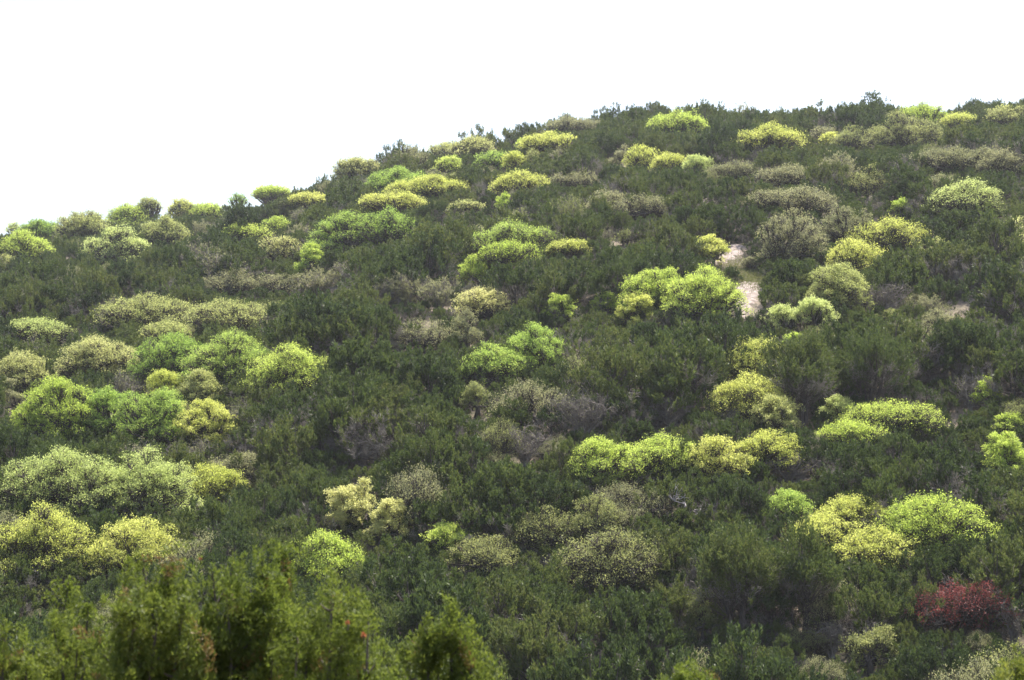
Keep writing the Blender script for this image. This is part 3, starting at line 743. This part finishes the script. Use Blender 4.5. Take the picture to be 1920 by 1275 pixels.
for i, j in enumerate(OTHER):
    lst = (TPN if j['r'] < 190 else TP) if j['sp'] == 'tan' else GP; p, pw, ph_ = lst[int(rng.integers(0, len(lst)))]
    if id(p) in first: o = copy_tree(p)
    else: o = p; first.add(id(p))
    sc = max(j['w'] / pw, .35); o.location = (j['x'], j['y'], j['z'] - .1); o.rotation_euler = (0, 0, j['rot']); o.scale = (sc, sc, max(j['h'] / ph_, .35))
    n, cat, grp = KIND['T' if j['sp'] == 'tan' else 'G']
    tag(o, other_name.get(i) or ('dull scrub oak' if j['sp'] == 'tan' else 'grey shrub') + ' swallowed by the closed juniper canopy', cat, grp if i in other_name else 'shrubs lost in the canopy: ' + j['sp'])
for lst in (TP, GP, TPN):
    for p, _a, _b in lst:
        if id(p) not in first:
            for ch in list(p.children): bpy.data.objects.remove(ch)
            bpy.data.objects.remove(p)
print('OTHER', len(OTHER))

# the remaining hundreds of junipers: one object that plants the same trees on its points
rest = J[NI:]
def woodland(rest):
    me = bpy.data.meshes.new('juniper_woodland'); me.vertices.add(len(rest))
    me.vertices.foreach_set('co', np.array([(j['x'], j['y'], j['z'] - .1) for j in rest], np.float32).ravel())
    for nm, vals in (('rot', [j['rot'] for j in rest]), ('size', [j['s'] for j in rest])):
        at = me.attributes.new(nm, 'FLOAT', 'POINT'); at.data.foreach_set('value', np.array(vals, np.float32))
    at = me.attributes.new('which', 'INT', 'POINT'); at.data.foreach_set('value', np.array([j['k'] for j in rest], np.int32))
    o = bpy.data.objects.new('juniper_woodland', me); COL.objects.link(o); tag(o, 'continuous far wood of dark junipers covering the hillside', 'woodland', kind='stuff')
    ng = bpy.data.node_groups.new('plant_junipers', 'GeometryNodeTree'); N = ng.nodes; L = ng.links
    ng.interface.new_socket('Geometry', in_out='INPUT', socket_type='NodeSocketGeometry')
    ng.interface.new_socket('Geometry', in_out='OUTPUT', socket_type='NodeSocketGeometry')
    gi = N.new('NodeGroupInput'); go = N.new('NodeGroupOutput'); jn = N.new('GeometryNodeJoinGeometry')
    def attr(nm, ty):
        a = N.new('GeometryNodeInputNamedAttribute'); a.data_type = ty; a.inputs['Name'].default_value = nm; return a.outputs['Attribute']
    rot = N.new('ShaderNodeCombineXYZ'); L.new(attr('rot', 'FLOAT'), rot.inputs[2]); size = attr('size', 'FLOAT'); which = attr('which', 'INT')
    for k in range(8):
        both = N.new('GeometryNodeJoinGeometry')
        for ch in protos[k].children:
            oi = N.new('GeometryNodeObjectInfo'); oi.transform_space = 'ORIGINAL'; oi.inputs['Object'].default_value = ch
            L.new(oi.outputs['Geometry'], both.inputs[0])
        cmp_ = N.new('FunctionNodeCompare'); cmp_.data_type = 'INT'; cmp_.operation = 'EQUAL'
        L.new(which, cmp_.inputs[2]); cmp_.inputs[3].default_value = k
        ip = N.new('GeometryNodeInstanceOnPoints'); L.new(gi.outputs[0], ip.inputs['Points']); L.new(cmp_.outputs[0], ip.inputs['Selection'])
        L.new(both.outputs[0], ip.inputs['Instance']); L.new(rot.outputs[0], ip.inputs['Rotation']); L.new(size, ip.inputs['Scale'])
        L.new(ip.outputs[0], jn.inputs[0])
    L.new(jn.outputs[0], go.inputs[0])
    md = o.modifiers.new('plant', 'NODES'); md.node_group = ng
woodland(rest)
print('JUNIPERS', len(J), 'named', len(name_of), 'vis at cut', J[NI]['vis'], 'vis>3:', sum(j['vis'] > 3 for j in J))

# ------------------------------------------------------------------ foreground junipers, out of focus
def near_juniper(tips, label, seed, dist, lean=0.0, sparse=1.0, bottom=1420):
    """tips: (u, v, plume width px) - upright shoots reaching those places in the photo"""
    global rng
    rng = np.random.default_rng(seed)
    us = np.mean([t[0] for t in tips]); bx = (us - CX) / F * dist; by = dist; bz = float(ground(bx, by))
    root = empty('juniper', (bx, by, bz)); tb = MB(); lf = MB(); m = dist / F
    base = np.array([0, 0, 0.0]); orange = []
    def world(u, v, dd):
        dx = (u - CX) / F; dyc = (CY - v) / F; dy = cos(PITCH) - dyc * sin(PITCH); dz = sin(PITCH) + dyc * cos(PITCH)
        return np.array([dx / dy * dd, dd, dz / dy * dd]) - [bx, by, bz]
    shoots = []
    lo, hi = min(t[0] for t in tips) - 25, max(t[0] for t in tips) + 25; tops = np.array([t[:2] for t in tips], float)
    tips = list(tips) + [(u_ + rng.uniform(-14, 14), np.min(tops[:, 1] + np.abs(tops[:, 0] - u_) * 1.1) + rng.uniform(40, 115), rng.uniform(34, 50)) for u_ in np.arange(lo, hi, 30)]
    for (u, v, wp) in tips:
        L = (bottom - v)
        tip = world(u, v, dist + rng.uniform(-.35, .35)); foot = tip * [.45, .6, 0] + [0, 0, max(.4, tip[2] - 2.6)]
        stem = curve(foot, tip - [0, 0, .05], rng.normal(size=3) * [.15, .15, 0], 9, .02)
        tb.tube(np.concatenate([curve(base - [0, 0, .5], foot, rng.normal(size=3) * .2, 5)[:-1], stem]), np.concatenate([np.linspace(.09, .05, 4), np.linspace(.045, .005, 9)]), 6)
        wm = wp * m * .5; Ls = tip[2] - foot[2]
        nb = int(26 * sparse * Ls / 2.2)
        for q in range(nb):
            t = rng.uniform(0, 1) ** .75; i = t * 8; i0 = min(int(i), 7); pc = stem[i0] + (stem[i0 + 1] - stem[i0]) * (i - i0)
            down = Ls * (1 - t)                       # how far below the tip
            lump = .65 + .5 * math.sin(t * 19 + u * .13) ** 2
            reach = min(wm * .5 + .36 * down, .60) * rng.uniform(.35, 1.0) * lump; a = rng.uniform(0, 2 * pi)
            e = pc + np.array([cos(a) * reach, sin(a) * reach, reach * rng.uniform(.25, .9) + .02])
            if t > .985: e = tip
            shoots.append((pc, e, rng.uniform(.10, .26), a))
            tb.tube(curve(pc, e, np.array([0, 0, -.25 * reach]), 4), np.linspace(.010, .003, 4), 3)
        shoots.append((tip - [0, 0, .3], tip, .22, 0))
    for pc, e, ln, a in shoots:
        # each shoot end carries a small spray of plumes leaning their own ways
        for sub in range(4):
            ax = unit((e - pc) * .8 + np.array([0, 0, .22]) + rng.normal(size=3) * .13)
            n = int(90 * sparse); u = rng.uniform(-.2, 1, n); side = unit(np.cross(ax[None], rng.normal(size=(n, 3))))
            rad = .034 * (1 - np.clip(u, 0, 1) ** 1.5) * rng.uniform(.1, 1.0, n) + .005; l2 = ln * rng.uniform(.45, 1.0)
            pos = e + rng.normal(size=3) * .045 * (sub > 0) + ax * ((u - 1) * l2)[:, None] + side * rad[:, None]
            dr = unit(ax + side * .8 + rng.normal(size=(n, 3)) * .35)
            lf.blades(pos, dr, rng.uniform(.016, .036, n), rng.uniform(.006, .011, n), 1 if rng.random() < .035 else 0)
    part('trunk', tb.mesh('near_juniper_trunk', [M['jbark']]), root); part('crown', lf.mesh('near_juniper_crown', [M['juniper_near'], M['juniper_brown']]), root)
    tag(root, label, 'juniper', 'blurred junipers in the foreground')
    return world, root
near_juniper([(10, 1170, 40), (45, 1195, 45), (-60, 1150, 50), (85, 1225, 40)], 'blurred near juniper cut by the bottom left corner', 21, 12.5)
near_juniper([(128, 1092, 36), (165, 1135, 40), (100, 1160, 40), (188, 1185, 36)], 'blurred near juniper with single pointed tip, second from left', 22, 13.2)
near_juniper([(268, 1046, 40), (315, 1062, 40), (232, 1105, 40), (345, 1120, 40), (295, 1120, 44)], 'blurred tall near juniper under the yellow oak dome', 23, 12.2)
near_juniper([(398, 1058, 30), (436, 1040, 36), (492, 1034, 46), (530, 1040, 34), (462, 1110, 50), (380, 1150, 40), (560, 1160, 40)], 'blurred near juniper, tallest and twin-topped, with orange sprigs', 24, 12.6)
near_juniper([(622, 1086, 44), (655, 1125, 40), (592, 1140, 36), (690, 1155, 36), (720, 1205, 40)], 'blurred near juniper with rusty brown cones on tip', 25, 12.0)
near_juniper([(845, 1138, 46), (872, 1180, 40), (800, 1168, 40), (765, 1205, 44), (885, 1230, 30)], 'blurred near juniper, rightmost of the foreground row', 26, 12.8)
near_juniper([(1280, 1252, 46), (1310, 1264, 36), (1248, 1268, 30)], 'blurred juniper tip rising from the bottom edge, right of centre', 27, 14.0)
near_juniper([(1905, 1246, 40), (1875, 1262, 36), (1935, 1250, 40)], 'blurred juniper tips in the bottom right corner', 28, 14.0)
def orange_sprigs(spots):
    for (u, v, s, dd, lab) in spots:
        dx = (u - CX) / F; dyc = (CY - v) / F; dy = cos(PITCH) - dyc * sin(PITCH); dz = sin(PITCH) + dyc * cos(PITCH)
        c = np.array([dx / dy * dd, dd, dz / dy * dd]); o = empty('dead_sprig', c); b = MB(); n = 90
        q = unit(rng.normal(size=(n, 3))); b.blades(q * rng.uniform(0, s, (n, 1)) * .8, unit(q + [0, 0, .5]), s * .9, s * .35)
        t = MB(); t.tube(np.array([[0, 0, -s * 3.5], [.004, 0, -s], [0, 0, 0]]), [.003, .003, .002], 4)
        part('leaves', b.mesh('dead_sprig_leaves', [M['orange']]), o); part('stem', t.mesh('dead_sprig_stem', [M['jbark']]), o)
        tag(o, lab, 'sprig', 'orange dead sprigs on the foreground junipers')
orange_sprigs([(682, 1191, .014, 11.6, 'bright orange dead sprig on the rusty-coned near juniper'),
               (652, 1168, .012, 11.7, 'dull orange dead sprig just above the brightest orange one'),
               (182, 1265, .012, 12.0, 'orange red dead sprig at bottom edge, far left'),
               (376, 1048, .008, 12.3, 'small orange sprig left of the twin-topped near juniper')])

# ------------------------------------------------------------------ fallen deadwood, grass and rocks by the trail
def dead_limb():
    global rng
    rng = np.random.default_rng(77)
    x, y = hit(1310, 990); x0, y0 = x, y; z = float(ground(x, y)) + 1.1; m = math.hypot(x, y) / F
    o = empty('dead_branch', (x, y - 1, z)); b = MB()
    def P(u, v, dy=0): return np.array([(u - 1310) * m, dy, (965 - v) * m])
    main = [P(1362, 985), P(1340, 968, .2), P(1322, 972, .3), P(1310, 962, .3), P(1296, 964, .2), P(1283, 952, .1), P(1262, 946, 0), P(1248, 934, 0)]
    b.tube(main, np.linspace(.11, .02, 8), 6)
    for s in range(34):
        i = int(rng.integers(1, 7)); d = np.array([rng.normal() * .9, rng.normal() * .5, rng.normal() * .45 + .1])
        e = main[i] + d * rng.uniform(.5, 1.2); b.tube(curve(main[i], e, rng.normal(size=3) * .2, 6, .05), np.linspace(.04, .01, 6), 4)
        for _ in range(3):
            k = main[i] + (e - main[i]) * rng.uniform(.4, .9); b.tube(curve(k, k + rng.normal(size=3) * .35, rng.normal(size=3) * .08, 4), np.linspace(.018, .006, 4), 3)
    b.tube([P(1362, 985), P(1372, 1010, -.2), P(1378, 1040, -.2)], [.11, .12, .13], 6)
    ob = part('limb', b.mesh('dead_limb', [M['deadwood']]), o)
    tag(o, 'leafless crooked silver dead branch lying below the low centre row', 'dead branch')
dead_limb()
def bare_snag(u, v0, v1, label, seed):
    global rng
    rng = np.random.default_rng(seed)
    x, y = hit(u, v1); 
    if y > 440: x, y = hit_last(u, v1)
    r = math.hypot(x, y); z = float(ground(x, y)); _, vg = project(x, y, z); h = (vg - v0) * r / F
    o = build_twiggy('bare_tree', 2.6, 2.2, h, r, 'tan', leaves=.08, twigs=.5, upright=1.3, stem_r=.05); o.location = (x, y, z); tag(o, label, 'bare tree')
bare_snag(1736, 160, 225, 'leafless tree standing above the skyline behind the green dome', 3)
bare_snag(1797, 178, 225, 'small leafless tree on skyline above the yellow oak', 4)
def grass_patch(name, label, pts, n, seed):
    g = np.random.default_rng(seed); global rng; rng = g
    P = np.array([hit(u, v) for u, v in pts]); c = P[g.integers(0, len(P), n)] + g.normal(size=(n, 2)) * [1.6, 2.6]
    z = ground(c[:, 0], c[:, 1]); b = MB()
    b.blades(np.stack([c[:, 0], c[:, 1], z], 1), unit(g.normal(size=(n, 3)) * .35 + [0, 0, 1]), g.uniform(.12, .34, n), .05)
    o = bpy.data.objects.new(name, b.mesh(name, [M['grass']])); COL.objects.link(o); tag(o, label, 'grass', kind='stuff')
grass_patch('grass', 'yellow green grass between the two trail pieces', [(1385, 512), (1405, 520), (1425, 512), (1440, 520), (1395, 528), (1420, 530), (1360, 500), (1450, 540), (1490, 560)], 9000, 9)

# ------------------------------------------------------------------ the air between here and the ridge
hb = bpy.data.meshes.new('haze')
X0, X1, Y0, Y1, Z0, Z1 = -1650., 1650., -1250., 2250., float(min(-70, -64)), 112.
hb.from_pydata([(X0, Y0, Z0), (X1, Y0, Z0), (X1, Y1, Z0), (X0, Y1, Z0), (X0, Y0, Z1), (X1, Y0, Z1), (X1, Y1, Z1), (X0, Y1, Z1)], [],
               [(0, 3, 2, 1), (4, 5, 6, 7), (0, 1, 5, 4), (1, 2, 6, 5), (2, 3, 7, 6), (3, 0, 4, 7)])
hm = bpy.data.materials.new('haze'); hm.use_nodes = True; hm.node_tree.nodes.clear()
ho = hm.node_tree.nodes.new('ShaderNodeOutputMaterial'); hv = hm.node_tree.nodes.new('ShaderNodeVolumePrincipled')
hv.inputs['Color'].default_value = (.90, .93, 1.0, 1); hv.inputs['Density'].default_value = .00011; hv.inputs['Anisotropy'].default_value = .4
hm.node_tree.links.new(hv.outputs[0], ho.inputs['Volume']); hb.materials.append(hm)
ho_ = bpy.data.objects.new('haze', hb); COL.objects.link(ho_); tag(ho_, 'thin bright spring haze over the valley', 'haze', kind='stuff')
